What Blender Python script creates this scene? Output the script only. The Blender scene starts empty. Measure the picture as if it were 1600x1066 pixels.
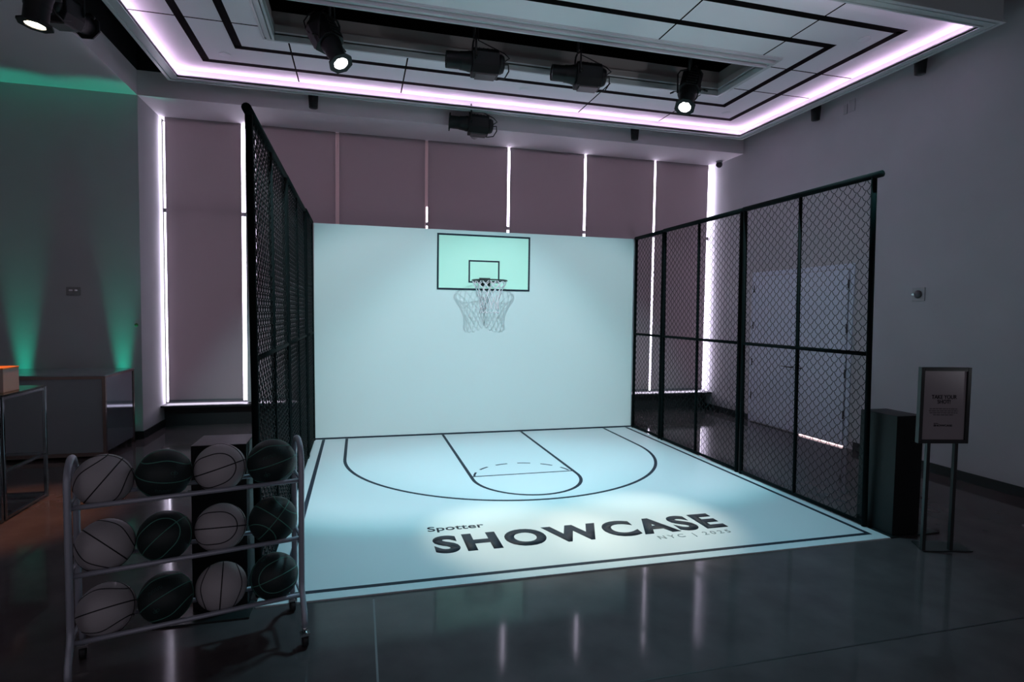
import bpy, math, random
from mathutils import Vector, Matrix, Quaternion
random.seed(7)
sc = bpy.context.scene
COL = sc.collection
PI = math.pi
V = Vector

# ---------------------------------------------------------------- camera
F, YAW, PITCH, ROLL = 900.603, 0.259823, -0.0497203, 0.0138626
cyw, syw, cp, sp = math.cos(YAW), math.sin(YAW), math.cos(PITCH), math.sin(PITCH)
fw = V((syw*cp, cyw*cp, sp)); rt = V((cyw, -syw, 0)); up = rt.cross(fw)
cr, sr = math.cos(ROLL), math.sin(ROLL)
r2 = cr*rt + sr*up; u2 = -sr*rt + cr*up
cam = bpy.data.cameras.new('camera'); cam.sensor_width = 36; cam.lens = F/1600*36; cam.clip_start = .05
co = bpy.data.objects.new('camera', cam); COL.objects.link(co)
M = Matrix((r2, u2, -fw)).transposed().to_4x4(); M.translation = V((0.5516, -7.7282, 1.68))
co.matrix_world = M
sc.camera = co

# ---------------------------------------------------------------- view, world, lights
sc.view_settings.view_transform = 'Standard'; sc.view_settings.look = 'None'
sc.view_settings.gamma = 1; sc.view_settings.use_curve_mapping = False
sc.view_settings.exposure = 0.25
w = bpy.data.worlds.new('world'); sc.world = w; w.use_nodes = True
bg = w.node_tree.nodes['Background']; bg.inputs[0].default_value = (.93, .86, 1, 1); bg.inputs[1].default_value = 0.145

def lamp(name, kind, loc, target, energy, color, size=.05, cone=60, blend=.5, parent=None, **kw):
    l = bpy.data.lights.new(name, kind); l.energy = energy; l.color = color
    o = bpy.data.objects.new(name, l); COL.objects.link(o); o.location = loc
    d = V(target) - V(loc)
    o.rotation_euler = d.to_track_quat('-Z', 'Y').to_euler()
    if kind == 'SPOT':
        l.spot_size = math.radians(cone); l.spot_blend = blend; l.shadow_soft_size = size
    if kind == 'AREA':
        l.shape = 'RECTANGLE'; l.size = size; l.size_y = kw.get('size_y', size)
        l.spread = math.radians(kw.get('spread', 180))
    return o
# two profile spots in the ceiling track in front of the court, shuttered at the top of the backdrop
for lx, tx, e1, e2 in ((.15, 1.40, 360, 165), (4.25, 3.05, 305, 155)):
    lamp('backdrop_spot_lamp', 'SPOT', (lx, -4.9, 4.4), (tx, 0, -.12), e1, (.90, .93, .98), .006, 58, .45)
    lamp('backdrop_wash_lamp', 'SPOT', (lx, -4.9, 4.4), (tx, 0, -.22), e2, (.12, .86, .94), .006, 60, .3)
# soft cool wash over the court
lamp('court_wash_lamp', 'SPOT', (2.2, -3.0, 4.5), (2.2, -3.15, 0), 350, (.36, .83, .98), .25, 74, .5)
# two lit fixtures in the ceiling slot, on the lettering
LIT1, LIT2, TXT = V((.38, -1.68, 4.1)), V((4.23, -1.60, 4.1)), V((2.25, -3.55, 0))
lamp('lettering_spot_lamp', 'SPOT', LIT1 + (TXT-LIT1).normalized()*.03, (1.75, -3.62, 0), 530, (1, .90, .70), .04, 21, .9)
lamp('lettering_spot_lamp', 'SPOT', LIT2 + (TXT-LIT2).normalized()*.03, (2.75, -3.62, 0), 530, (1, .90, .70), .04, 21, .9)
# green floor uplights behind the bar
for ux in (-3.37, -2.32):
    lamp('uplight_lamp', 'SPOT', (ux, .44, .22), (ux, .455, 2.2), 130, (.0, 1.0, .62), .03, 20, .9)
# added fill lamp outside the frame on the right, brightens the ceiling tray
lamp('ceiling_fill_lamp', 'SPOT', (6.2, -6.4, .3), (3.2, -2.4, 4.6), 150, (.90, .93, 1.0), .2, 42, .9)
# warm accent on the side table
TL = V((-1.90, -2.29, 3.87)); TT = V((-2.30, -2.40, 0))
lamp('table_spot_lamp', 'SPOT', TL + (TT-TL).normalized()*.03, TT, 260, (1, .40, .17), .03, 32, .7)

# ---------------------------------------------------------------- materials
MATS = {}
def mat(name, col, rough=.5, metal=0, emit=None, estr=0, spec=.5, noise=0, nscale=6, bump=0, bscale=80, trans=0, coat=0):
    if name in MATS: return MATS[name]
    m = bpy.data.materials.new(name); m.use_nodes = True; MATS[name] = m
    nt = m.node_tree; b = nt.nodes['Principled BSDF']
    b.inputs['Base Color'].default_value = (*col, 1); b.inputs['Roughness'].default_value = rough
    b.inputs['Metallic'].default_value = metal; b.inputs['Specular IOR Level'].default_value = spec
    b.inputs['Coat Weight'].default_value = coat
    if trans: b.inputs['Transmission Weight'].default_value = trans
    if emit: b.inputs['Emission Color'].default_value = (*emit, 1); b.inputs['Emission Strength'].default_value = estr
    if noise or bump:
        tc = nt.nodes.new('ShaderNodeTexCoord')
    if noise:
        n = nt.nodes.new('ShaderNodeTexNoise'); n.inputs['Scale'].default_value = nscale; n.inputs['Detail'].default_value = 6
        nt.links.new(tc.outputs['Object'], n.inputs['Vector'])
        mr = nt.nodes.new('ShaderNodeMapRange'); mr.inputs['From Min'].default_value = .3; mr.inputs['From Max'].default_value = .7
        mr.inputs['To Min'].default_value = 1-noise; mr.inputs['To Max'].default_value = 1+noise
        nt.links.new(n.outputs['Fac'], mr.inputs['Value'])
        mx = nt.nodes.new('ShaderNodeVectorMath'); mx.operation = 'SCALE'; mx.inputs[0].default_value = col
        nt.links.new(mr.outputs[0], mx.inputs['Scale']); nt.links.new(mx.outputs[0], b.inputs['Base Color'])
    if bump:
        n2 = nt.nodes.new('ShaderNodeTexNoise'); n2.inputs['Scale'].default_value = bscale
        nt.links.new(tc.outputs['Object'], n2.inputs['Vector'])
        bp = nt.nodes.new('ShaderNodeBump'); bp.inputs['Strength'].default_value = bump; bp.inputs['Distance'].default_value = .002
        nt.links.new(n2.outputs['Fac'], bp.inputs['Height']); nt.links.new(bp.outputs[0], b.inputs['Normal'])
    return m
WALL = mat('painted_wall', (.50, .49, .52), .75, noise=.03, nscale=2, bump=.15, bscale=200)
SOFF = mat('soffit_paint', (.78, .73, .76), .7)
CONC = mat('polished_concrete', (.084, .068, .071), .075, spec=.16, noise=.18, nscale=3.5)
BLACKC = mat('black_void', (.004, .004, .005), .9)
BASE = mat('black_baseboard', (.012, .012, .014), .5)
SHADE = mat('shade_fabric', (.42, .36, .38), .9, bump=.2, bscale=400)
_nt = SHADE.node_tree; _tr = _nt.nodes.new('ShaderNodeBsdfTranslucent'); _tr.inputs[0].default_value = (.56, .49, .50, 1)
_mx = _nt.nodes.new('ShaderNodeMixShader'); _mx.inputs[0].default_value = .12
_nt.links.new(_nt.nodes['Principled BSDF'].outputs[0], _mx.inputs[1]); _nt.links.new(_tr.outputs[0], _mx.inputs[2])
_nt.links.new(_mx.outputs[0], _nt.nodes['Material Output'].inputs['Surface'])
DAY = mat('daylight_glass', (.8, .8, .85), .2, emit=(.86, .80, 1.0), estr=6.5)
MULL = mat('mullion_metal', (.75, .58, .56), .5)
MULLW = mat('mullion_white', (.6, .58, .6), .5)
PANEL = mat('ceiling_panel', (.86, .90, .92), .7)
GROOVE = mat('black_groove', (.002, .002, .002), .8, spec=.05)
TRIM = mat('ceiling_trim', (.58, .64, .64), .3)
COVE = mat('cove_led', (1, .8, 1), .5, emit=(1.0, .60, .93), estr=13)
BLK = mat('black_metal', (.016, .020, .021), .42, spec=.5)
FENCE = mat('fence_black', (.004, .007, .0075), .75, spec=.06)
WIRE = mat('chainlink_black', (.006, .010, .011), .55, spec=.3)
FIX = mat('fixture_black', (.006, .008, .008), .45, spec=.3, bump=.1, bscale=150)
LENS = mat('lit_lens', (1, 1, 1), .2, emit=(1, .97, 1), estr=30)
LENSW = mat('lit_lens_warm', (1, 1, 1), .2, emit=(1, .85, .62), estr=30)
DLENS = mat('dark_lens', (.03, .03, .04), .08)
PRINT = mat('backdrop_print', (.70, .76, .765), .6, spec=.2)
COURT = mat('court_print', (.66, .71, .74), .42, spec=.25)
MINT = mat('backboard_mint', (.62, .95, .80), .35)
INK = mat('court_ink', (.018, .025, .040), .6, spec=.2)
INK2 = mat('court_ink_pale', (.20, .25, .27), .4)
NET = mat('net_cord', (.85, .80, .84), .8)
RACKM = mat('rack_grey_metal', (.46, .48, .56), .35, metal=.3)
CHROME = mat('chrome', (.7, .7, .72), .12, metal=1)
RUB = mat('black_rubber', (.012, .012, .013), .6)
BALLW = mat('white_ball_leather', (.50, .47, .49), .55, bump=.5, bscale=260)
BALLK = mat('dark_ball_leather', (.010, .022, .022), .5, bump=.5, bscale=260)
SEAMK = mat('black_seam', (.01, .01, .012), .6)
SEAMG = mat('green_seam', (.08, .27, .21), .6)
LOGO = mat('ball_logo_green', (.035, .11, .095), .6)
PLIN = mat('plinth_black', (.008, .010, .011), .45, spec=.3)
BARP = mat('bar_acrylic', (.30, .33, .36), .12, spec=.6)
BARM = mat('bar_mirror', (.33, .36, .42), .06, metal=.75)
BARF = mat('bar_edge_metal', (.26, .20, .18), .25, metal=1)
GLASSB = mat('dark_glass_top', (.02, .03, .03), .06)
CHROMED = mat('dark_chrome', (.22, .25, .27), .15, metal=1)
CARD = mat('kraft_box', (.45, .36, .32), .7)
CARDO = mat('orange_box_lid', (.80, .28, .06), .6)
PLATE = mat('plate_cream', (.70, .58, .50), .4)
DOORM = mat('door_paint', (.64, .69, .80), .5)
HING = mat('hinge_metal', (.10, .10, .11), .3, metal=.8)
PAPER = mat('poster_paper', (.34, .31, .33), .6)
PINK = mat('sign_ink', (.012, .012, .016), .6)
GREENST = mat('green_sticker', (.10, .22, .08), .6)
PLASTW = mat('pale_plastic', (.42, .42, .44), .4)
CLEARD = mat('dome_plastic', (.55, .5, .52), .15)

# ---------------------------------------------------------------- mesh helpers
class MB:
    def __init__(s): s.v = []; s.f = []; s.sm = []
    def add(s, vs, fs, smooth=False):
        o = len(s.v); s.v += [tuple(v) for v in vs]
        for f in fs: s.f.append(tuple(i+o for i in f)); s.sm.append(smooth)
        return s
    def box(s, a, b, M=None):
        x0, y0, z0 = a; x1, y1, z1 = b
        vs = [V(p) for p in ((x0,y0,z0),(x1,y0,z0),(x1,y1,z0),(x0,y1,z0),(x0,y0,z1),(x1,y0,z1),(x1,y1,z1),(x0,y1,z1))]
        if M: vs = [M @ v for v in vs]
        return s.add(vs, [(0,3,2,1),(4,5,6,7),(0,1,5,4),(1,2,6,5),(2,3,7,6),(3,0,4,7)])
    def cbox(s, c, sz, M=None):
        return s.box([c[i]-sz[i]/2 for i in range(3)], [c[i]+sz[i]/2 for i in range(3)], M)
    def tube(s, pts, r, n=8, closed=False, caps=True, ref=None):
        pts = [V(p) for p in pts]; m = len(pts); rings = []
        prev = None
        for i, p in enumerate(pts):
            if closed: t = pts[(i+1) % m] - pts[i-1]
            else: t = pts[min(i+1, m-1)] - pts[max(i-1, 0)]
            t = t.normalized() if t.length > 1e-9 else V((0,0,1))
            if ref: a = V(ref)
            elif prev is None: a = V((0,0,1)) if abs(t.z) < .9 else V((1,0,0))
            else: a = prev
            a = (a - t*a.dot(t))
            a = a.normalized() if a.length > 1e-6 else t.orthogonal().normalized()
            prev = a; b = t.cross(a)
            rr = r[i] if isinstance(r, (list, tuple)) else r
            rings.append([p + (a*math.cos(2*PI*k/n) + b*math.sin(2*PI*k/n))*rr for k in range(n)])
        vs = [v for rg in rings for v in rg]; fs = []
        for i in range(m if closed else m-1):
            j = (i+1) % m
            for k in range(n): fs.append((i*n+k, i*n+(k+1) % n, j*n+(k+1) % n, j*n+k))
        if caps and not closed:
            fs.append(tuple(range(n-1, -1, -1))); fs.append(tuple((m-1)*n+k for k in range(n)))
        return s.add(vs, fs, n > 4)
    def lathe(s, prof, n=24, M=None):   # prof: (r,z)
        vs = []; fs = []
        for r, z in prof:
            for k in range(n): vs.append(V((r*math.cos(2*PI*k/n), r*math.sin(2*PI*k/n), z)))
        for i in range(len(prof)-1):
            for k in range(n): fs.append((i*n+k, i*n+(k+1) % n, (i+1)*n+(k+1) % n, (i+1)*n+k))
        fs.append(tuple(range(n-1, -1, -1))); fs.append(tuple((len(prof)-1)*n+k for k in range(n)))
        if M: vs = [M @ v for v in vs]
        return s.add(vs, fs, True)
    def prism(s, poly, z0, z1, M=None):
        n = len(poly); vs = [V((x, y, z0)) for x, y in poly] + [V((x, y, z1)) for x, y in poly]
        if M: vs = [M @ v for v in vs]
        fs = [tuple(range(n-1, -1, -1)), tuple(range(n, 2*n))] + [(i, (i+1) % n, n+(i+1) % n, n+i) for i in range(n)]
        return s.add(vs, fs)
    def sphere(s, c, r, seg=32, rings=20):
        c = V(c); vs = [c+V((0,0,r))]; fs = []
        for i in range(1, rings):
            a = PI*i/rings
            for k in range(seg):
                b = 2*PI*k/seg; vs.append(c+V((r*math.sin(a)*math.cos(b), r*math.sin(a)*math.sin(b), r*math.cos(a))))
        vs.append(c-V((0,0,r)))
        for k in range(seg): fs.append((0, 1+k, 1+(k+1) % seg))
        for i in range(rings-2):
            for k in range(seg):
                a = 1+i*seg+k; b = 1+i*seg+(k+1) % seg; fs.append((a, a+seg, b+seg, b))
        L = len(vs)-1; o = 1+(rings-2)*seg
        for k in range(seg): fs.append((L, o+(k+1) % seg, o+k))
        return s.add(vs, fs, True)
    def band(s, pts, wdt, z0, z1, closed=False):   # flat line of width wdt in plan, along 2-D points
        n = len(pts); L = []; R_ = []
        for i in range(n):
            if closed: a, b = pts[i-1], pts[(i+1) % n]
            else: a, b = pts[max(i-1, 0)], pts[min(i+1, n-1)]
            p = V((pts[i][0], pts[i][1], 0))
            if (closed or 0 < i < n-1):
                d1 = V((pts[i][0]-a[0], pts[i][1]-a[1], 0)).normalized(); d2 = V((b[0]-pts[i][0], b[1]-pts[i][1], 0)).normalized()
                t = (d1+d2).normalized(); k = 1/max(.3, t.dot(d1))
            else:
                t = V((b[0]-a[0], b[1]-a[1], 0)).normalized(); k = 1
            nn = V((-t.y, t.x, 0))*wdt/2*k; L.append(p+nn); R_.append(p-nn)
        vs = []
        for z in (z0, z1):
            vs += [V((q.x, q.y, z)) for q in L] + [V((q.x, q.y, z)) for q in R_]
        fs = []; m = n if closed else n-1
        for i in range(m):
            j = (i+1) % n
            fs += [(2*n+i, 3*n+i, 3*n+j, 2*n+j), (i, j, n+j, n+i), (i, 2*n+i, 2*n+j, j), (n+i, n+j, 3*n+j, 3*n+i)]
        return s.add(vs, fs)
    def build(s, name, m, parent=None, bevel=0, xf=None):
        me = bpy.data.meshes.new(name)
        vs = [xf @ V(v) for v in s.v] if xf else s.v
        me.from_pydata([tuple(v) for v in vs], [], s.f); me.polygons.foreach_set('use_smooth', s.sm)
        me.materials.append(m); me.validate(); me.update()
        o = bpy.data.objects.new(name, me); COL.objects.link(o)
        if parent: o.parent = parent
        if bevel:
            b = o.modifiers.new('bevel', 'BEVEL'); b.width = bevel; b.segments = 2; b.limit_method = 'ANGLE'
        return o
def tag(o, label=None, cat=None, group=None, kind=None):
    if label: o['label'] = label
    if cat: o['category'] = cat
    if group: o['group'] = group
    if kind: o['kind'] = kind
    return o
def empty(name, loc, rz=0):
    o = bpy.data.objects.new(name, None); COL.objects.link(o); o.location = loc; o.rotation_euler = (0, 0, rz)
    o.empty_display_size = .1
    return o
def copy_tree(o, parent=None):
    c = o.copy(); COL.objects.link(c)
    if parent: c.parent = parent
    for ch in list(o.children): copy_tree(ch, c)
    return c
def struct(o): o['kind'] = 'structure'; return o
def text_mesh(s, x0, x1, y0, y1, name, m, parent=None, depth=.0012, bold=0, space=1.0, z=0, plane='XY', line=1.0, origin=None, align='LEFT', descend=False):
    cu = bpy.data.curves.new('t', 'FONT'); cu.body = s; cu.offset = bold; cu.space_character = space; cu.extrude = 0
    cu.resolution_u = 6; cu.space_line = line; cu.align_x = align
    o = bpy.data.objects.new('t', cu); COL.objects.link(o)
    dg = bpy.context.evaluated_depsgraph_get(); me = bpy.data.meshes.new_from_object(o.evaluated_get(dg))
    bpy.data.objects.remove(o)
    xs = [v.co.x for v in me.vertices]; ys = [v.co.y for v in me.vertices]
    ax, bx, ay, by = min(xs), max(xs), min(ys), max(ys)
    for v in me.vertices:
        X = x0+(v.co.x-ax)/(bx-ax)*(x1-x0); Y = y0+(v.co.y-ay)/(by-ay)*(y1-y0)
        v.co = (X, Y, z) if plane == 'XY' else (X, z, Y)
    me.materials.clear(); me.materials.append(m); me.name = name
    ob = bpy.data.objects.new(name, me); COL.objects.link(ob)
    if parent: ob.parent = parent
    so = ob.modifiers.new('solid', 'SOLIDIFY'); so.thickness = depth; so.offset = 0
    return ob

# ---------------------------------------------------------------- room shell
XL, XR, YW, YF, ZC = -2.11, 6.60, 1.36, .525, 4.31
YN = -9.6            # open end of the modelled room, behind the camera
XFAR = -7.0
struct(MB().box((XFAR-.2, YN, -.1), (XR+.3, 2.0, 0)).build('floor', CONC))
struct(MB().box((.63, YN, .0), (.64, -4.36, .0008)).build('trim_1', mat('joint_light', (.14, .13, .14), .5)))
struct(MB().box((.64, -5.415, .0), (XR, -5.407, .0008)).build('trim_2', mat('joint_dark', (.015, .014, .016), .5)))
struct(MB().box((XFAR, YF, 0), (XL, YF+.9, ZC+.31)).build('wall_left', WALL))
struct(MB().box((XFAR-.2, YN, 0), (XFAR, YF, ZC+.31)).build('wall_far_left', WALL))
struct(MB().box((XR, YN, 0), (XR+.2, 1.8, ZC+1.2)).build('wall_right', WALL))
struct(MB().box((XL, YW+.0, 0), (XR, YW+.25, .31)).build('wall_back', BASE))
struct(MB().box((XL, YF, ZC), (XR, 1.8, ZC+.305)).build('trim_3', SOFF))       # dropped soffit over the windows
struct(MB().box((XFAR, YN, ZC), (XL-.0, YF, ZC+.305)).build('trim_4', SOFF))   # dropped soffit on the left
struct(MB().box((XFAR-.2, YN, 5.3), (XR+.2, 2.0, 5.4)).build('ceiling', BLACKC))
struct(MB().box((XL-.02, YF, ZC+.305), (XR, YF+.05, 5.3)).box((XL-.05, YN, ZC+.305), (XL, YF, 5.3)).build('trim_5', BLACKC))
struct(MB().box((XFAR, YF-.012, 0), (XL, YF, .10)).box((XL, YF-.012, 0), (XL+.012, YW, .10)).build('baseboard_left', BASE))
struct(MB().box((XR-.012, .17, 0), (XR, YW, .10)).box((XR-.012, YN, 0), (XR, -1.86, .10)).build('baseboard_right', BASE))
struct(MB().box((XL, 1.19, .285), (XR, YW, .312)).build('trim_9', BASE))  # ledge added to keep the bright gap under the shades out of floor reflections
# windows: bright panes behind shades
gaps = [-2.09, -1.065, .24, 1.55, 2.87, 4.18, 5.46, 6.53]
for i in range(7):
    x0 = XL if i == 0 else gaps[i]; x1 = XR if i == 6 else gaps[i+1]
    wn = struct(MB().box((x0+.004, 1.47, .33), (x1-.004, 1.48, 4.28)).build('window_%d' % (i+1), DAY))
    fr = MB()
    fr.box((x0-.0, 1.44, 3.02), (x1, 1.466, 3.075))
    fr.build('window_frame', BLK, wn)
fm = MB()
fm.box((.205, 1.348, .32), (.275, 1.43, 4.3)); fm.box((1.525, 1.348, .32), (1.556, 1.43, 4.3)); fm.box((1.556, 1.348, 3.3), (1.59, 1.43, 4.3))
struct(fm.build('trim_6', MULL))
struct(MB().box((-1.02, 1.33, .32), (-.885, 1.43, 4.3)).build('trim_7', MULLW))
SH = [(-2.045, -1.075), (-.883, .215), (.265, 1.535), (1.58, 2.85), (2.89, 4.16), (4.20, 5.445), (5.48, 6.50)]
names = ['leftmost roller shade, left of the chain link fence, fully lowered', 'grey roller shade directly behind the left chain link fence',
         'grey roller shade above the upper left part of the pale blue backdrop', 'grey roller shade above the printed backboard',
         'grey roller shade above the backdrop, right of the hoop', 'grey roller shade above the top right corner of the backdrop',
         'rightmost roller shade, next to the white right hand wall']
for i, (a, b) in enumerate(SH):
    e = empty('roller_shade', ((a+b)/2, YW-.02, .36)); tag(e, names[i], 'roller shade', 'roller shades along the window wall')
    h = (b-a)/2
    MB().box((-h, -.002, 0), (h, .002, ZC-.36)).build('shade_fabric', SHADE, e)
    MB().box((-h, -.008, -.015), (h, .008, .015)).build('hem_bar', mat('hem_bar', (.22, .20, .22), .5), e)
    MB().tube([(-h, .022, ZC-.022-.36), (h, .022, ZC-.022-.36)], .02, 12).build('roller_tube', MULLW, e)

# double door on the right wall
d = struct(MB().box((XR-.02, -1.70, .02), (XR-.003, -.805, 2.29)).build('door_1', DOORM))
MB().box((XR-.024, -.905, .86), (XR-.020, -.865, 1.26)).build('lock_plate', HING, d)
MB().tube([(XR-.026, -.885, .95), (XR-.07, -.885, .95), (XR-.075, -.90, .95), (XR-.075, -1.01, .95)], .009, 8).build('door_handle', HING, d)
MB().box((XR-.02, -1.70, .001), (XR-.003, -.95, .014)).build('lit_gap', mat('door_gap_light', (1, .8, .8), .5, emit=(1, .72, .74), estr=1.6), d)
d2 = struct(MB().box((XR-.02, -.795, .02), (XR-.003, .10, 2.29)).build('door_2', DOORM))
MB().tube([(XR-.026, -.80, .95), (XR-.07, -.80, .95), (XR-.075, -.785, .95), (XR-.075, -.60, .95)], .009, 8).build('door_handle', HING, d2)
for dd, yy in ((d, -1.705), (d2, .105)):
    for zz in (.42, .95, 1.53, 2.1):
        MB().tube([(XR-.027, yy, zz-.055), (XR-.027, yy, zz+.055)], .009, 8).build('hinge', HING, dd)
struct(MB().box((XR-.012, -1.775, 0), (XR, -1.715, 2.36)).box((XR-.012, .115, 0), (XR, .175, 2.36)).box((XR-.012, -1.715, 2.30), (XR, .115, 2.36)).build('trim_8', DOORM))

# ---------------------------------------------------------------- floating ceiling tray
cx0, cx1, cy0, cy1, cz = -1.70, 6.40, -3.56, .30, 4.45
L = .14
tray = empty('ceiling_tray', ((cx0+cx1)/2, (cy0+cy1)/2, cz)); tray['kind'] = 'structure'; tray.name = 'ceiling_tray'
tag(tray, 'large floating ceiling tray with pink cove light, black grooves and a long open slot', 'ceiling panel')
del tray['kind']
ox, oy, oz = tray.location
def rel(m): return Matrix.Translation((-ox, -oy, -oz))
def ring(mb, o0, o1, z0, z1):     # rectangular ring between inset o0 (outer) and o1 (inner)
    a0, a1, b0, b1 = cx0+o0, cx1-o0, cy0+o0, cy1-o0
    c0, c1, d0, d1 = cx0+o1, cx1-o1, cy0+o1, cy1-o1
    mb.box((a0, b0, z0), (c0, b1, z1)); mb.box((c1, b0, z0), (a1, b1, z1))
    mb.box((c0, b0, z0), (c1, d0, z1)); mb.box((c0, d1, z0), (c1, b1, z1))
fr = MB(); ring(fr, 0, .035, cz, cz+.02); ring(fr, .03, .06, cz+.012, cz+.03); ring(fr, .055, L, cz+.004, cz+.022); ring(fr, L-.02, L, cz-.004, cz+.035)
ring(fr, .02, .035, cz+.02, cz+.40)
fr.build('tray_frame', TRIM, tray, xf=rel(0))
# recessed panel with slot
zp = 4.585
def k2(x, y):
    q = (zp-1.68)/(4.58-1.68); return .5516+(x-.5516)*q, -7.7282+(y+7.7282)*q
sx0, sy0 = k2(-.31, -1.95); sx1, sy1 = k2(5.02, -1.07)
pn = MB()
e0 = .035
pn.box((cx0+e0, cy0+e0, zp), (sx0, cy1-e0, zp+.02)); pn.box((sx1, cy0+e0, zp), (cx1-e0, cy1-e0, zp+.02))
pn.box((sx0, cy0+e0, zp), (sx1, sy0, zp+.02)); pn.box((sx0, sy1, zp), (sx1, cy1-e0, zp+.02))
pn.build('recessed_panel', PANEL, tray, xf=rel(0))
led = MB()
i0, i1, t = .075, .085, .008
for (a, b) in (((cx0+i0, cy0+i0), (cx0+i1, cy1-i0)), ((cx1-i1, cy0+i0), (cx1-i0, cy1-i0)), ((cx0+i0, cy0+i0), (cx1-i0, cy0+i1)), ((cx0+i0, cy1-i1), (cx1-i0, cy1-i0))):
    led.box((a[0], a[1], cz+.034), (b[0], b[1], cz+.034+t))
led.build('cove_light', COVE, tray, xf=rel(0))
def ringrect(mb, x0, x1, y0, y1, wd, z0, z1):
    mb.box((x0-wd/2, y0-wd/2, z0), (x1+wd/2, y0+wd/2, z1)); mb.box((x0-wd/2, y1-wd/2, z0), (x1+wd/2, y1+wd/2, z1))
    mb.box((x0-wd/2, y0, z0), (x0+wd/2, y1, z1)); mb.box((x1-wd/2, y0, z0), (x1+wd/2, y1, z1))
for (a, b, c, d_) in ((-1.18, 5.87, -2.93, -.13), (-.745, 5.44, -2.47, -.60)):
    p, q = k2(a, c), k2(b, d_)
    gr = MB(); ringrect(gr, p[0], q[0], p[1], q[1], .085, zp-.0015, zp+.003); gr.build('groove', GROOVE, tray, xf=rel(0))
jw = .0085
def joint(x0, y0, x1, y1): MB().box((x0, y0, zp-.001), (x1, y1, zp+.002)).build('panel_joint', GROOVE, tray, xf=rel(0))
for x in (-.19, 1.09, 3.61, 4.90):
    x = k2(x, 0)[0]
    joint(x-jw, sy1+.09, x+jw, cy1-.05)
    if x > 3: joint(x-jw, cy0+.05, x+jw, sy0-.09)
for y in (-1.85, -1.17):
    y = k2(0, y)[1]; joint(sx1+.09, y-jw, cx1-.05, y+jw)
y = k2(0, -1.18)[1]; joint(cx0+.05, y-jw, sx0-.09, y+jw)
st = MB()
for (o, wdd, dz) in ((0.0, .022, .075), (.045, .040, .05), (.11, .022, .025), (.0, .14, .012)):
    a0, a1, b0, b1 = sx0-o, sx1+o, sy0-o, sy1+o
    st.box((a0-wdd, b0-wdd, zp-dz), (a0, b1+wdd, zp+.001)); st.box((a1, b0-wdd, zp-dz), (a1+wdd, b1+wdd, zp+.001))
    st.box((a0, b0-wdd, zp-dz), (a1, b0, zp+.001)); st.box((a0, b1, zp-dz), (a1, b1+wdd, zp+.001))
st.build('slot_trim', TRIM, tray, xf=rel(0))
sl = MB(); hgt = .24
for (o, z0_, z1_) in ((0, .02, .09), (.03, .09, hgt)):
    sl.box((sx0-.02-o, sy0-.02-o, zp+z0_), (sx0-o, sy1+.02+o, zp+z1_)); sl.box((sx1+o, sy0-.02-o, zp+z0_), (sx1+.02+o, sy1+.02+o, zp+z1_))
    sl.box((sx0-o, sy0-.02-o, zp+z0_), (sx1+o, sy0-o, zp+z1_)); sl.box((sx0-o, sy1+o, zp+z0_), (sx1+o, sy1+.02+o, zp+z1_))
sl.build('slot_lining', mat('slot_lining', (.40, .36, .35), .5), tray, xf=rel(0))
def disc_cover(x, y):
    o = MB().lathe([(.06, 0), (.062, .002), (.062, .006)], 20).build('ceiling_cover', PANEL); o.location = (*k2(x, y), zp-.0065)
    return o
for (x, y, lb) in ((-.93, -.36, 'round flush cover plate in the far left corner of the ceiling tray'), (5.65, -.36, 'round flush cover plate in the far right corner of the ceiling tray'),
                   (2.62, -.36, 'round flush cover plate midway along the far side of the ceiling tray'), (5.65, -2.7, 'round flush cover plate near the front right corner of the ceiling tray')):
    tag(disc_cover(x, y), lb, 'cover plate', 'round covers in the ceiling tray')

# lighting pipe above the slot and gaps
def pipe(a, b, label):
    o = MB().tube([a, b], .024, 10).build('lighting_pipe', FIX); tag(o, label, 'pipe'); return o
pipe((-.6, -1.55, 4.95), (5.3, -1.55, 4.95), 'black lighting pipe running above the long ceiling slot')
pipe((-1.9, -4.5, 4.95), (-1.9, .2, 4.95), 'black lighting pipe in the dark gap left of the ceiling tray')
pipe((.3, .40, 4.95), (4.2, .40, 4.95), 'black lighting pipe in the dark gap behind the ceiling tray')

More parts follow.
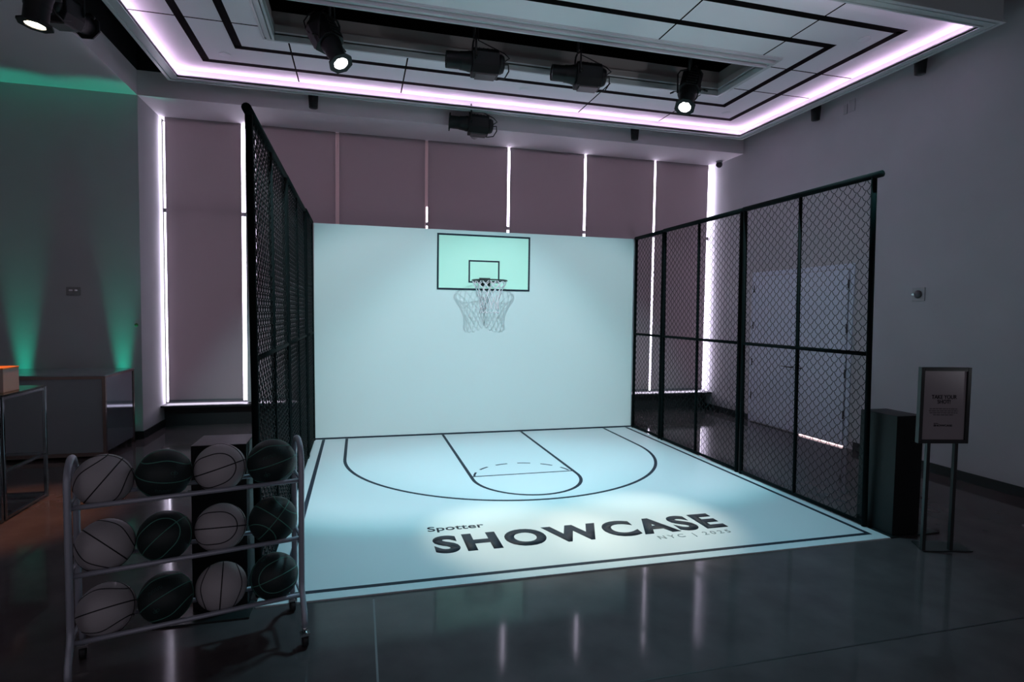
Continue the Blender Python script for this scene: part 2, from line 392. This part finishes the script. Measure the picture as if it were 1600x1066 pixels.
# ---------------------------------------------------------------- stage lights
def stage_light(lens, d, ztop, label, lit=None, length=.62, hexf=True, roll=0, name='stage_light', pipe_y=None):
    lens = V(lens); d = V(d).normalized()
    piv = lens - d*.30
    e = empty(name, piv); tag(e, label, 'stage light', 'black stage lights on the ceiling pipes')
    q = (-d).to_track_quat('Z', 'Y') @ Quaternion((0, 0, 1), roll)
    M = Matrix.Translation(lens - piv) @ q.to_matrix().to_4x4()     # local +Z runs from lens to tail
    # gel frame: octagonal plate with hole
    g = MB(); n = 8 if hexf else 24; ro, ri = .122, .072
    vs = []; 
    for z in (0, .018):
        for r_ in (ro, ri):
            for k in range(n):
                a = 2*PI*(k+.5)/n; vs.append(M @ V((r_*math.cos(a), r_*math.sin(a), z)))
    fs = []
    for k in range(n):
        j = (k+1) % n
        fs += [(k, j, n+j, n+k), (2*n+k, 3*n+k, 3*n+j, 2*n+j), (k, 2*n+k, 2*n+j, j), (n+k, n+j, 3*n+j, 3*n+k)]
    g.add(vs, fs)
    if hexf: g.build('gel_frame', FIX, e)
    # barrel (open tube) 
    b = MB(); n = 20; prof = [(.084, .002), (.086, .03), (.086, .14), (.092, .15), (.092, .17), (.098, .22), (.104, .24), (.104, .30), (.06, .31), (.06, .06), (.074, .03)]
    b.lathe(prof, n, M); 
    b.f = b.f[:-2]; b.sm = b.sm[:-2]
    b.build('barrel', FIX, e)
    lm = {None: DLENS, 'cool': LENS, 'warm': LENSW}[lit]
    MB().lathe([(.068, .008), (.070, .012), (.068, .020)], 24, M).build('lens', lm, e)
    h = MB()
    h.prism([(-.085, -.135), (.085, -.135), (.12, -.06), (.12, .07), (.075, .12), (-.075, .12), (-.12, .07), (-.12, -.06)], .27, .55, M)
    for k in range(6): h.cbox((0, .124, .30+k*.045), (.12, .02, .012), M)
    h.build('lamp_housing', FIX, e, bevel=.008)
    MB().lathe([(.10, .545), (.10, .58), (.085, .61), (.05, .62)], 18, M).build('rear_cap', FIX, e)
    MB().box((-.075, -.150, .31), (.075, -.134, .52), M).build('ballast_plate', mat('ballast', (.08, .075, .075), .4), e)
    # yoke
    side = M.to_3x3() @ V((1, 0, 0))
    hz = V((side.x, side.y, 0)); hz = hz.normalized() if hz.length > .3 else V((d.y, -d.x, 0)).normalized() if abs(d.z) < .9 else V((1, 0, 0))
    if abs(d.z) < .5: hz = V((-d.y, d.x, 0)).normalized()
    top = ztop - piv.z
    yk = MB()
    for s_ in (-1, 1):
        yk.tube([hz*.13*s_ + V((0, 0, -.02)), hz*.13*s_ + V((0, 0, .20)), hz*.10*s_ + V((0, 0, .24)), V((0, 0, .25))], .011, 6)
    yk.build('yoke', FIX, e)
    hg = MB()
    zz = max(.26, top)
    hg.tube([(0, 0, .235), (0, 0, zz)], .017, 8); hg.cbox((0, 0, zz-.02), (.07, .06, .09)); hg.tube([(-.05, 0, zz-.06), (.07, 0, zz-.06)], .007, 6)
    hg.build('clamp', FIX, e)
    for s_ in (-1, 1):
        kn = MB(); kn.tube([hz*.12*s_, hz*.17*s_, hz*.19*s_ + V((0, 0, -.012))], [.006, .006, .013], 6)
        kn.tube([hz*.17*s_, hz*.215*s_ + V((0, 0, -.02))], .010, 6); kn.build('knob', FIX, e)
    c = MB(); P = [M @ V(p) for p in ((0, 0, .60), (.03, .02, .67), (.05, -.04, .68), (.08, -.11, .64), (.08, -.13, .55), (.10, -.10, .46))]
    c.tube(P, .008, 6)
    P = [M @ V(p) for p in ((-.03, 0, .59), (-.03, .06, .67), (0, .12, .62))] + [V((.05, .03, .24)), V((.03, .02, zz))]
    c.tube(P, .007, 6); c.build('cable', RUB, e)
    return e
stage_light(LIT1, TXT-LIT1, 4.93, 'lit black stage light in the ceiling slot, leftmost in the slot', 'cool')
stage_light(LIT2, TXT-LIT2, 4.93, 'lit black stage light in the ceiling slot, rightmost in the slot', 'cool', roll=.4)
stage_light((1.42, -1.62, 4.30), (-1, .05, 0), 4.93, 'unlit horizontal stage light in the slot, left of the other unlit one', None, hexf=False)
stage_light((2.60, -1.55, 4.33), (-1, .12, .03), 4.93, 'unlit horizontal stage light in the slot, nearer the right lit one', None, hexf=False)
stage_light((1.76, .40, 4.32), (-1, .1, .05), 4.93, 'unlit stage light hanging behind the ceiling tray over the roller shades', None)
stage_light(TL, TT-TL, 4.93, 'lit warm stage light at the top left above the side table', 'warm')
stage_light((-1.93, -1.30, 4.32), (.10, 1, .12), 4.93, 'unlit stage light in the top left gap, beside the lit warm one', None)

# small hanging monitors in the perimeter gap
def monitor(x, y, z, label):
    e = empty('downlight', (x, y, z)); tag(e, label, 'downlight', 'small black cylinders around the ceiling tray')
    MB().lathe([(.045, -.10), (.054, -.095), (.064, .06), (.064, .09)], 20).build('can', FIX, e)
    MB().lathe([(.038, -.103), (.040, -.101), (.040, -.098)], 16).build('lens', DLENS, e)
    MB().tube([(0, 0, .09), (0, 0, .88)], .008, 6).build('stem', FIX, e)
monitor(-.03, .41, 4.42, 'small black downlight above the near top corner of the left fence')
monitor(4.60, .41, 4.42, 'small black downlight on the far side of the tray, above the right of the backdrop')
monitor(6.50, -1.12, 4.42, 'small black downlight on the right side of the tray, farther from the viewer')
monitor(6.50, -2.62, 4.45, 'small black downlight on the right side of the tray, nearest the top right')
e = empty('dome_camera', (6.50, 1.03, ZC)); tag(e, 'black dome security camera under the soffit at the right end', 'security camera')
MB().lathe([(.05, -.03), (.055, 0)], 20).build('mount', PLASTW, e); MB().sphere((0, 0, -.06), .055, 20, 12).build('dome', DLENS, e)
e = empty('motion_sensor', (2.2, .80, ZC)); tag(e, 'clear round ceiling sensor under the soffit behind the hanging stage light', 'sensor')
MB().lathe([(.075, -.02), (.08, 0)], 20).build('base_plate', PLASTW, e); MB().lathe([(.02, -.075), (.045, -.06), (.055, -.02)], 20).build('dome', CLEARD, e)

# ---------------------------------------------------------------- backdrop, backboard, hoop
W, H, CL = 4.448, 2.771, 4.315
e = empty('backdrop', (W/2, .02, 0)); tag(e, 'large pale aqua backdrop wall standing at the back of the court', 'backdrop')
MB().box((-W/2, -.02, .0), (W/2, .06, H)).build('printed_face', PRINT, e)
MB().box((-W/2, -.024, .0105), (W/2, -.02, .03)).build('base_line', INK, e)
MB().box((-W/2+.02, .06, 0), (-W/2+.07, .11, H-.02)).box((W/2-.07, .06, 0), (W/2-.02, .11, H-.02)).box((-W/2+.07, .06, H-.07), (W/2-.07, .11, H-.02)).build('rear_frame', BLK, e)
for s_ in (-1, 1):
    MB().box((s_*1.5-.02, .11, 0), (s_*1.5+.02, .80, .04)).tube([(s_*1.5, .78, .03), (s_*1.5, .12, 1.5)], .02, 8).build('brace', BLK, e)
bx0, bx1, bz0, bz1 = 1.555, 2.845, 1.972, 2.722
e = empty('backboard', (2.2, -.002, bz0)); tag(e, 'mint green basketball backboard with dark outline on the backdrop', 'backboard')
MB().box((bx0-2.2, -.008, 0), (bx1-2.2, .0, bz1-bz0)).build('board', MINT, e)
def rectline(mb, x0, x1, z0, z1, t_, y0, y1):
    mb.box((x0, y0, z0), (x0+t_, y1, z1)); mb.box((x1-t_, y0, z0), (x1, y1, z1)); mb.box((x0+t_, y0, z0), (x1-t_, y1, z0+t_)); mb.box((x0+t_, y0, z1-t_), (x1-t_, y1, z1))
m_ = MB(); rectline(m_, bx0-2.2, bx1-2.2, 0, bz1-bz0, .024, -.010, -.008); m_.build('border', INK, e)
m_ = MB(); rectline(m_, 1.982-2.2, 2.412-2.2, 2.074-bz0, 2.378-bz0, .020, -.010, -.008); m_.build('target_square', INK, e)
RY, RZ, RR = -.32, 2.092, .228
e = empty('basketball_hoop', (2.205, -.012, RZ)); tag(e, 'black basketball hoop with a white cord net fixed on the backboard', 'basketball hoop')
cyy = RY+.012
MB().tube([(RR*math.cos(a), cyy+RR*math.sin(a), 0) for a in [2*PI*k/48 for k in range(48)]], .009, 8, closed=True).build('rim', BLK, e)
b = MB(); b.box((-.075, -.012, -.06), (.075, .0, .05)); b.box((-.06, cyy+RR-.01, -.012), (.06, -.012, -.004))
for s_ in (-1, 1): b.tube([(.05*s_, -.012, -.05), (.035*s_, cyy+RR+.004, -.006)], .006, 6); b.tube([(.11*s_, cyy+.195, 0), (.05*s_, -.012, 0)], .006, 6)
b.build('bracket', BLK, e)
nt_ = MB(); NS = 14; rows = [(0, RR), (-.05, .212), (-.11, .178), (-.18, .148), (-.26, .125), (-.34, .118), (-.395, .122)]
for k in range(NS):
    for s_ in (-1, 1):
        P = []
        for i, (z, r_) in enumerate(rows):
            a = 2*PI*(k + s_*i*.5)/NS
            P.append((r_*math.cos(a), cyy+r_*math.sin(a), z))
        nt_.tube(P, .0052, 5)
for k in range(NS):   # hanging loops at the bottom edge
    a0 = 2*PI*k/NS; 
    P = [(.122*math.cos(a0+2*PI/NS*t), cyy+.122*math.sin(a0+2*PI/NS*t), -.395-.03*math.sin(PI*t)) for t in (0, .25, .5, .75, 1)]
    nt_.tube(P, .0052, 5)
nt_.build('net', NET, e)

# ---------------------------------------------------------------- court
e = empty('court_mat', (0, 0, 0)); tag(e, 'pale blue printed half court floor with dark lines and lettering', 'court')
MB().box((-.01, -CL, .0), (W+.01, -.004, .010)).build('printed_surface', COURT, e)
z0, z1 = .0100, .0112; lw = .034
MB().band([(.115, -.02), (.115, -CL+.105), (W-.09, -CL+.105), (W-.09, -.02)], .036, z0, z1).build('border_line', INK, e)
cxx = 2.2
arc = [(cxx-1.80, -.02), (cxx-1.80, -.55)] + [(cxx-1.80*math.cos(a), -1.09-1.80*math.sin(a)) for a in [PI*k/60 for k in range(61)]] + [(cxx+1.80, -.55), (cxx+1.80, -.02)]
MB().band(arc, lw, z0, z1).build('three_point_line', INK, e)
key = [(cxx-.55, -.02), (cxx-.55, -1.5)] + [(cxx-.55*math.cos(a), -2.16-.60*math.sin(a)) for a in [PI*k/32 for k in range(33)]] + [(cxx+.55, -1.5), (cxx+.55, -.02)]
MB().band(key, lw, z0, z1).build('key_line', INK, e)
MB().band([(cxx-.535, -2.06), (cxx+.535, -2.06)], .022, z0, z1).build('free_throw_line', INK, e)
ds = MB()
for k in range(6):
    a0 = PI*(.05+k*.16); 
    ds.band([(cxx-.52*math.cos(a0+t), -2.12+.48*math.sin(a0+t)) for t in (0, .07, .14, .21, .28)], .022, z0, z1)
ds.build('dashed_arc', INK, e)
text_mesh('SHOWCASE', 1.068, 3.375, -3.845, -3.530, 'showcase_lettering', INK, e, bold=.044, space=1.18, z=.0108)
text_mesh('Spotter', 1.058, 1.495, -3.455, -3.335, 'spotter_lettering', INK, e, bold=.014, space=1.02, z=.0108)
text_mesh('NYC | 2025', 2.72, 3.33, -3.968, -3.893, 'date_lettering', INK2, e, bold=.006, space=1.5, z=.0108)

# ---------------------------------------------------------------- chain link fences
def link_mesh(y0, y1, z0, z1):
    mb = MB(); cw = (y1-y0)/round((y1-y0)/.047); rh = .0405
    nrow = int(round((z1-z0)/rh)); rh = (z1-z0)/nrow; nc = int(round((y1-y0)/cw))
    for k in range(nc):
        P = []
        for i in range(nrow+1):
            par = (i+k) % 2
            y = y0+(k+par)*cw; z = z0+i*rh
            x = .004*(1 if par else -1)
            P.append((x, y, z))
            if i < nrow:
                y2 = y0+(k+1-par)*cw
                rising = True
                # sagging scallop: midpoint bowed down and outwards
                P.append((0, (y+y2)/2 + .0 , z+rh/2-.011))
        mb.tube(P, .0033, 4, caps=False, ref=(1, 0, 0))
    return mb
def fence_panel(x, y0, y1, lean, label, end=0, group='chain link fence panels around the court', out=1):
    e = empty('fence_panel', (x, (y0+y1)/2, 0)); tag(e, label, 'fence panel', group)
    a, b = y0-(y0+y1)/2, y1-(y0+y1)/2; ZT = 2.775
    def sh(p): return Matrix(((1, 0, lean/ZT, 0), (0, 1, 0, 0), (0, 0, 1, 0), (0, 0, 0, 1)))
    S = sh(0); r = .021
    for yy in (a+r, b-r): MB().tube([(0, yy, .012), (0, yy, ZT)], r, 10).build('post', FENCE, e, xf=S)
    m = 0
    if b-a > 1.2: MB().tube([(0, m, .03), (0, m, ZT)], .0165, 10).build('mid_post', FENCE, e, xf=S)
    MB().tube([(0, a-(.05 if end else 0), ZT), (0, b, ZT)], .026, 12).build('top_rail', FENCE, e, xf=S)
    MB().tube([(0, a+r, 1.39), (0, b-r, 1.39)], .0165, 10).build('mid_rail', FENCE, e, xf=S)
    MB().tube([(0, a+r, .035), (0, b-r, .035)], .0165, 10).build('bottom_rail', FENCE, e, xf=S)
    wm = MB()
    for (p, q) in (((a+r*2, m-.012), (m+.012, b-r*2)) if b-a > 1.2 else ((a+r*2, b-r*2),)):
        for (s_, t_) in ((.05, 1.375), (1.405, ZT-.02)):
            mm = link_mesh(p, q, s_, t_); wm.add(mm.v, mm.f, True)
    wm.build('chain_link', WIRE, e, xf=S)
    if end:
        MB().box((min(out*.017, out*.486), a-.21, 0), (max(out*.017, out*.486), a-.02, .010)).build('foot_plate', BLK, e)
    return e
for side, x, lean, ys in (('left', -.006, (-.036, -.034, -.022), [(-4.215, -2.615), (-2.585, -.955), (-.925, -.03)]), ('right', 4.454, (-.052, -.035, -.012), [(-4.10, -2.52), (-2.485, -.875), (-.845, -.03)])):
    for k, (a, b) in enumerate(ys):
        lb = ['nearest panel', 'middle panel', 'farthest panel'][k]
        fence_panel(x, a, b, lean[k], '%s of the black chain link fence on the %s side' % (lb, side), end=(k == 0), out=(-1 if side == 'left' else 1))

# ---------------------------------------------------------------- black plinths
o = MB().box((-.140, -.140, .011), (.140, .140, .932)).build('plinth', PLIN, bevel=.003); o.location = (-.190, -4.16, 0)
tag(o, 'black square plinth behind the ball rack at the left fence end', 'plinth', 'black plinths at the fence ends')
o = MB().box((-.128, -.165, .011), (.128, .165, .932)).build('plinth', PLIN, bevel=.003); o.location = (4.625, -4.125, 0)
tag(o, 'black square plinth between the right fence end and the sign', 'plinth', 'black plinths at the fence ends')

# ---------------------------------------------------------------- poster stand
e = empty('sign_stand', (4.5825, -4.570, 0), math.radians(-13)); tag(e, 'black framed sign stand reading take your shot, right of the plinth', 'sign')
for px in (-.10, .103): MB().box((px-.012, -.012, .008), (px+.012, .012, .80)).build('pole', BLK, e)
MB().prism([(-.108, -.022), (.258, -.022), (.275, .155), (-.06, .165)], 0, .008).build('base_plate', BLK, e)
fx0, fx1, fz0, fz1 = -.182, .183, .788, 1.332
f_ = MB(); rectline(f_, fx0, fx1, fz0, fz1, .026, -.018, .018); f_.build('sign_frame', BLK, e, bevel=.003)
MB().box((fx0+.024, -.004, fz0+.024), (fx1-.024, .010, fz1-.024)).build('poster', PAPER, e)
pc = (fx0+fx1)/2
text_mesh('TAKE YOUR\nSHOT!', pc-.092, pc+.092, 1.072, 1.135, 'heading_text', PINK, e, depth=.001, bold=.012, z=-.0055, plane='XZ', line=.85, align='CENTER')
ln = MB(); random.seed(3)
for i, (hw) in enumerate((.102, .106, .102, .075)):
    x = pc-hw; z = 1.035-i*.0145
    while x < pc+hw:
        wl = random.uniform(.010, .03); ln.box((x, -.0055, z-.0025), (min(x+wl, pc+hw), -.004, z+.0025)); x += wl+.005
ln.build('small_print', mat('small_print', (.07, .065, .07), .6), e)
text_mesh('SHOWCASE', pc-.068, pc+.068, .908, .922, 'logo_text', PINK, e, depth=.001, bold=.03, z=-.0055, plane='XZ')
text_mesh('Spotter', pc-.068, pc-.035, .925, .934, 'logo_text', PINK, e, depth=.001, bold=.0, z=-.0055, plane='XZ')

# ---------------------------------------------------------------- ball rack
RA = math.radians(14.55); RO = V((-.667, -4.812, 0))
rk = empty('ball_rack', RO, RA); tag(rk, 'pale grey tubular three tier ball rack on casters, front left', 'ball rack')
s0, s1 = -.005, .94
for s_ in (s0, s1):
    P = []
    P += [(s_, -.195, .10), (s_, -.195, .13), (s_, -.185, .17), (s_, -.145, .215), (s_, -.115, .26), (s_, -.112, .30), (s_, -.112, .90)]
    for k in range(1, 12):
        a = PI*k/12; P.append((s_, -.112*math.cos(a), .90+.112*math.sin(a)))
    P += [(s_, .112, .90), (s_, .112, .30), (s_, .115, .26), (s_, .145, .215), (s_, .185, .17), (s_, .195, .13), (s_, .195, .10)]
    MB().tube(P, .0145, 12, ref=(1, 0, 0)).build('end_frame', RACKM, rk)
tiers = [.815, .517, .220]
for z in tiers:
    for n_ in (-1, 1):
        MB().tube([(s0, .095*n_, z), (s1, .095*n_, z)], .0115, 10).build('rail', RACKM, rk)
for z in tiers:
    for s_ in (s0, s1):
        MB().tube([(s_, -.108, z), (s_, .108, z)], .008, 8).build('cross_bar', RACKM, rk)
for s_ in (s0, s1):
    for n_ in (-1, 1):
        y = .195*n_
        c = MB(); c.tube([(s_, y, .075), (s_, y, .105)], .012, 8); c.box((s_-.022, y-.02, .060), (s_+.022, y+.02, .072))
        c.box((s_-.022, y-.012, .028), (s_-.018, y+.012, .066)); c.box((s_+.018, y-.012, .028), (s_+.022, y+.012, .066))
        cc = c.build('caster', CHROME, rk)
        Mx = Matrix.Translation((s_, y, .032)) @ Matrix.Rotation(PI/2, 4, 'Y')
        MB().lathe([(.014, -.014), (.030, -.013), (.032, -.008), (.032, .008), (.030, .013), (.014, .014)], 18, Mx).build('wheel', RUB, cc)

BR = .1158
def seam_pts(kind, n=64):
    P = []
    for i in range(n):
        t = 2*PI*i/n
        if kind == 0: p = V((0, math.cos(t), math.sin(t)))
        elif kind == 1: p = V((math.cos(t), math.sin(t), 0))
        else:
            s_ = 1 if kind == 2 else -1
            x = s_*(.50 + .27*math.sin(t)**2); q = math.sqrt(1-x*x); p = V((x, q*math.cos(t), q*math.sin(t)))
        P.append(p*(BR-.0012))
    return P
def sphere_strokes(mb, strokes, n, sx, r):    # 2-D strokes laid on the sphere around direction n
    for st_ in strokes:
        P = []
        for (x, y) in st_:
            p = V(n).normalized() + V((0, -1, 0))*x*sx + V((1, 0, 0))*y*sx; P.append(p.normalized()*BR)
        mb.tube(P, r, 5)
def circ(cx_, cy_, r_, a0, a1, n=12): return [(cx_+r_*math.cos(a0+(a1-a0)*k/n), cy_+r_*math.sin(a0+(a1-a0)*k/n)) for k in range(n+1)]
def make_ball(dark):
    o = MB().sphere((0, 0, 0), BR, 40, 26).build('basketball', BALLK if dark else BALLW)
    sm_ = MB()
    for k in range(4): sm_.tube(seam_pts(k), .0028 if dark else .0033, 6, closed=True)
    sm_.build('seam', SEAMG if dark else SEAMK, o)
    if dark:
        lg = MB()
        sphere_strokes(lg, [circ(-.5, 0, .45, 0, 2*PI), [(-.05, -.5), (.15, 1.1)], [(.1, -1.2), (.3, .6)], circ(.62, .1, .42, 0, 2*PI), [(-.2, -.1), (.5, .25)]], (.36, -.30, .9), .13, .0012)
        lg.build('logo', LOGO, o)
        lt = MB(); random.seed(5)
        sphere_strokes(lt, [[(-2.2+k*.55, -.5), (-2.2+k*.55, .5)] for k in range(9)] + [[(-2.2+k*.55, .5*(-1)**k), (-1.8+k*.55, .5*(-1)**k)] for k in range(8)], (-.36, 0, .9), .12, .0009)
        lt.build('lettering', LOGO, o)
    return o
wb, db = make_ball(False), make_ball(True)
ss = [.112, .345, .580, .816]
rx = [('B', 50, 230, 25), ('B', 172, 270, 22), ('C', 15, 200, 25), ('B', 15, 270, 8),
      ('B', -45, 135, 10), ('C', 40, 200, 25), ('C', -3, 180, 22), ('A', 50, 0, 10),
      ('B', 5, 180, 25), ('B', 25, 180, 15), ('B', 85, 0, 0), ('C', 20, 0, 20)]
def ball_rot(loc, kind, phi, psi, tau):     # which seam panel faces the room's front
    T = (V((.55, -7.7, 1.7)) - loc).normalized(); R_ = V((0, 0, 1)).cross(T).normalized(); U = T.cross(R_)
    d_ = R_*math.cos(math.radians(phi)) + U*math.sin(math.radians(phi))
    if kind == 'B': z, y = T, d_; x = y.cross(z)
    elif kind == 'C': x, y = T, d_; z = x.cross(y)
    else: y, x = T, d_; z = x.cross(y)
    m_ = Matrix((x, y, z)).transposed()
    q_ = R_*math.cos(math.radians(psi)) + U*math.sin(math.radians(psi))
    return (Matrix.Rotation(math.radians(tau), 3, T.cross(q_)) @ m_).to_euler()
place_row = ['top', 'middle', 'bottom']; place_col = ['leftmost', 'second from the left', 'third from the left', 'rightmost']
used = {0: False, 1: False}
for r_ in range(3):
    for c_ in range(4):
        dark = c_ % 2 == 1; src = db if dark else wb
        o = src if not used[dark] else copy_tree(src); used[dark] = True
        dz = math.sqrt((BR+.0115)**2-.095**2)
        lp = V((ss[c_]+(.004*r_ if c_ in (3,) else 0), 0, tiers[r_]+dz))
        o.location = RO + Matrix.Rotation(RA, 3, 'Z') @ lp
        o.rotation_euler = ball_rot(o.location, *rx[r_*4+c_])
        tag(o, '%s basketball, %s on the %s tier of the ball rack' % ('dark green-seamed' if dark else 'white black-seamed', place_col[c_], place_row[r_]), 'basketball', 'basketballs on the rack')

# ---------------------------------------------------------------- left: bar, tables, box, plates
bx0_, bx1_, by0, by1, bz = -4.6, -2.15, -.475, .375, .928
e = empty('bar_counter', ((bx0_+bx1_)/2, (by0+by1)/2, 0)); tag(e, 'grey panelled bar counter with metal edges by the left wall', 'bar counter')
X = Matrix.Translation((-(bx0_+bx1_)/2, -(by0+by1)/2, 0))
MB().box((bx0_+.02, by0+.012, .07), (bx1_-.02, by1-.012, bz-.02)).build('front_panel', BARP, e, xf=X)
MB().box((bx1_-.02, by0+.035, .07), (bx1_-.008, by1-.035, bz-.03)).build('side_panel', BARM, e, xf=X)
f_ = MB(); t_ = .032
for (x, y) in ((bx1_-t_, by0), (bx1_-t_, by1-t_), (bx0_, by0), (bx0_, by1-t_)): f_.box((x, y, .0), (x+t_, y+t_, bz-.012))
f_.box((bx0_+t_, by0, bz-.045), (bx1_-t_, by0+t_*.6, bz-.012)); f_.box((bx0_+t_, by0, .03), (bx1_-t_, by0+t_*.6, .07))
f_.box((bx1_-t_*.6, by0+t_, bz-.035), (bx1_, by1-t_, bz-.012))
f_.build('edge_frame', BARF, e, xf=X)
MB().box((bx0_, by0-.004, bz-.012), (bx1_+.004, by1, bz)).build('counter_top', BARP, e, xf=X, bevel=.003)
for ux, lb in ((-3.37, 'left'), (-2.32, 'right')):
    q = empty('uplight', (ux, .44, 0)); tag(q, 'green floor uplight behind the bar, the %s one of the two' % lb, 'uplight', 'green uplights behind the bar')
    MB().lathe([(.05, 0), (.055, .01), (.055, .15), (.045, .155)], 18).build('body', FIX, q)
    MB().lathe([(.04, .1555), (.04, .158)], 18).build('lens', mat('uplight_lens', (0, .5, .3), .3, emit=(0, 1, .6), estr=4), q)

def table(y0, y1, label):
    x0, x1, zt = -2.98, -2.10, .975
    e = empty('console_table', ((x0+x1)/2, (y0+y1)/2, 0)); tag(e, label, 'table', 'chrome framed tables at the left')
    X = Matrix.Translation((-(x0+x1)/2, -(y0+y1)/2, 0)); t_ = .026
    MB().box((x0, y0, zt), (x1, y1, zt+.012)).build('table_top', GLASSB, e, xf=X)
    for (x, y) in ((x0, y0), (x1-t_, y0), (x0, y1-t_), (x1-t_, y1-t_)): MB().box((x, y, 0), (x+t_, y+t_, zt)).build('leg', CHROMED, e, xf=X, bevel=.004)
    for z in (zt-t_, .375, .012):
        r = MB(); s = t_*.8
        r.box((x1-s-.003, y0+t_, z), (x1-.003, y1-t_, z+s)); r.box((x0+.003, y0+t_, z), (x0+s+.003, y1-t_, z+s))
        r.box((x0+t_, y0+.003, z), (x1-t_, y0+s+.003, z+s)); r.box((x0+t_, y1-s-.003, z), (x1-t_, y1-.003, z+s))
        r.build('rail', CHROMED, e, xf=X)
    return e
table(-2.465, -1.82, 'tall chrome framed table with dark glass top carrying box and plates')
table(-3.12, -2.49, 'tall chrome framed table cut off by the left edge of the photo')
e = empty('gift_box', (-2.32, -2.22, .9875)); tag(e, 'kraft coloured box with an orange top on the chrome framed table', 'box')
MB().box((-.16, -.11, 0), (.16, .11, .185)).build('box_body', CARD, e, bevel=.002)
MB().box((-.163, -.113, .185), (.163, .113, .197)).build('lid', CARDO, e, bevel=.002)
for k in range(8):
    o = MB().lathe([(.035, 0), (.04, .001), (.065, .006), (.066, .008), (.062, .0082)], 28).build('plate', PLATE)
    o.location = (-2.30+random.uniform(-.003, .003), -1.99+random.uniform(-.003, .003), .9872+k*.0155)
    nm = ['bottom', 'second from bottom', 'third from bottom', 'fourth from bottom', 'fourth from top', 'third from top', 'second from top', 'topmost'][k]
    tag(o, 'small cream plate, %s in the stack beside the kraft box' % nm, 'plate', 'stack of plates beside the box')

# ---------------------------------------------------------------- wall devices
e = empty('wall_strobe', (XR-.001, -2.65, 1.944)); tag(e, 'square wall alarm plate with dark round centre on the right wall', 'wall device')
MB().box((-.012, -.075, -.075), (0, .075, .075)).build('plate', PLASTW, e, bevel=.004)
Mx = Matrix.Rotation(-PI/2, 4, 'Y'); MB().lathe([(.045, .012), (.045, .02), (.02, .03)], 20, Mx).build('speaker', HING, e)
MB().cbox((-.025, .045, 0), (.02, .03, .02)).build('flash', CHROME, e)
e = empty('wall_strobe', (-2.84, YF-.001, 1.866)); tag(e, 'small wall alarm plate on the left wall above the bar', 'wall device')
MB().box((-.075, -.012, -.05), (.075, 0, .05)).build('plate', mat('grey_plate', (.30, .29, .30), .5), e, bevel=.004)
MB().cbox((-.02, -.018, .01), (.04, .012, .018)).cbox((.035, -.018, .01), (.03, .012, .02)).build('flash', CHROME, e)
o = MB().box((-.008, -.11, -.075), (0, -.02, .075)).box((-.008, .01, -.075), (0, .07, .045)).build('junction_plate', mat('grey_plate2', (.40, .40, .42), .5)); o.location = (XR-.001, -1.56, 4.36)
tag(o, 'pale junction plates high on the right wall under the tray', 'wall plate')
o = MB().lathe([(.022, 0), (.022, .002)], 20, Matrix.Rotation(PI/2, 4, 'X')).build('round_sticker', GREENST); o.location = (-2.165, YF-.0005, 1.455)
tag(o, 'small green round sticker on the left wall edge near the window', 'sticker')
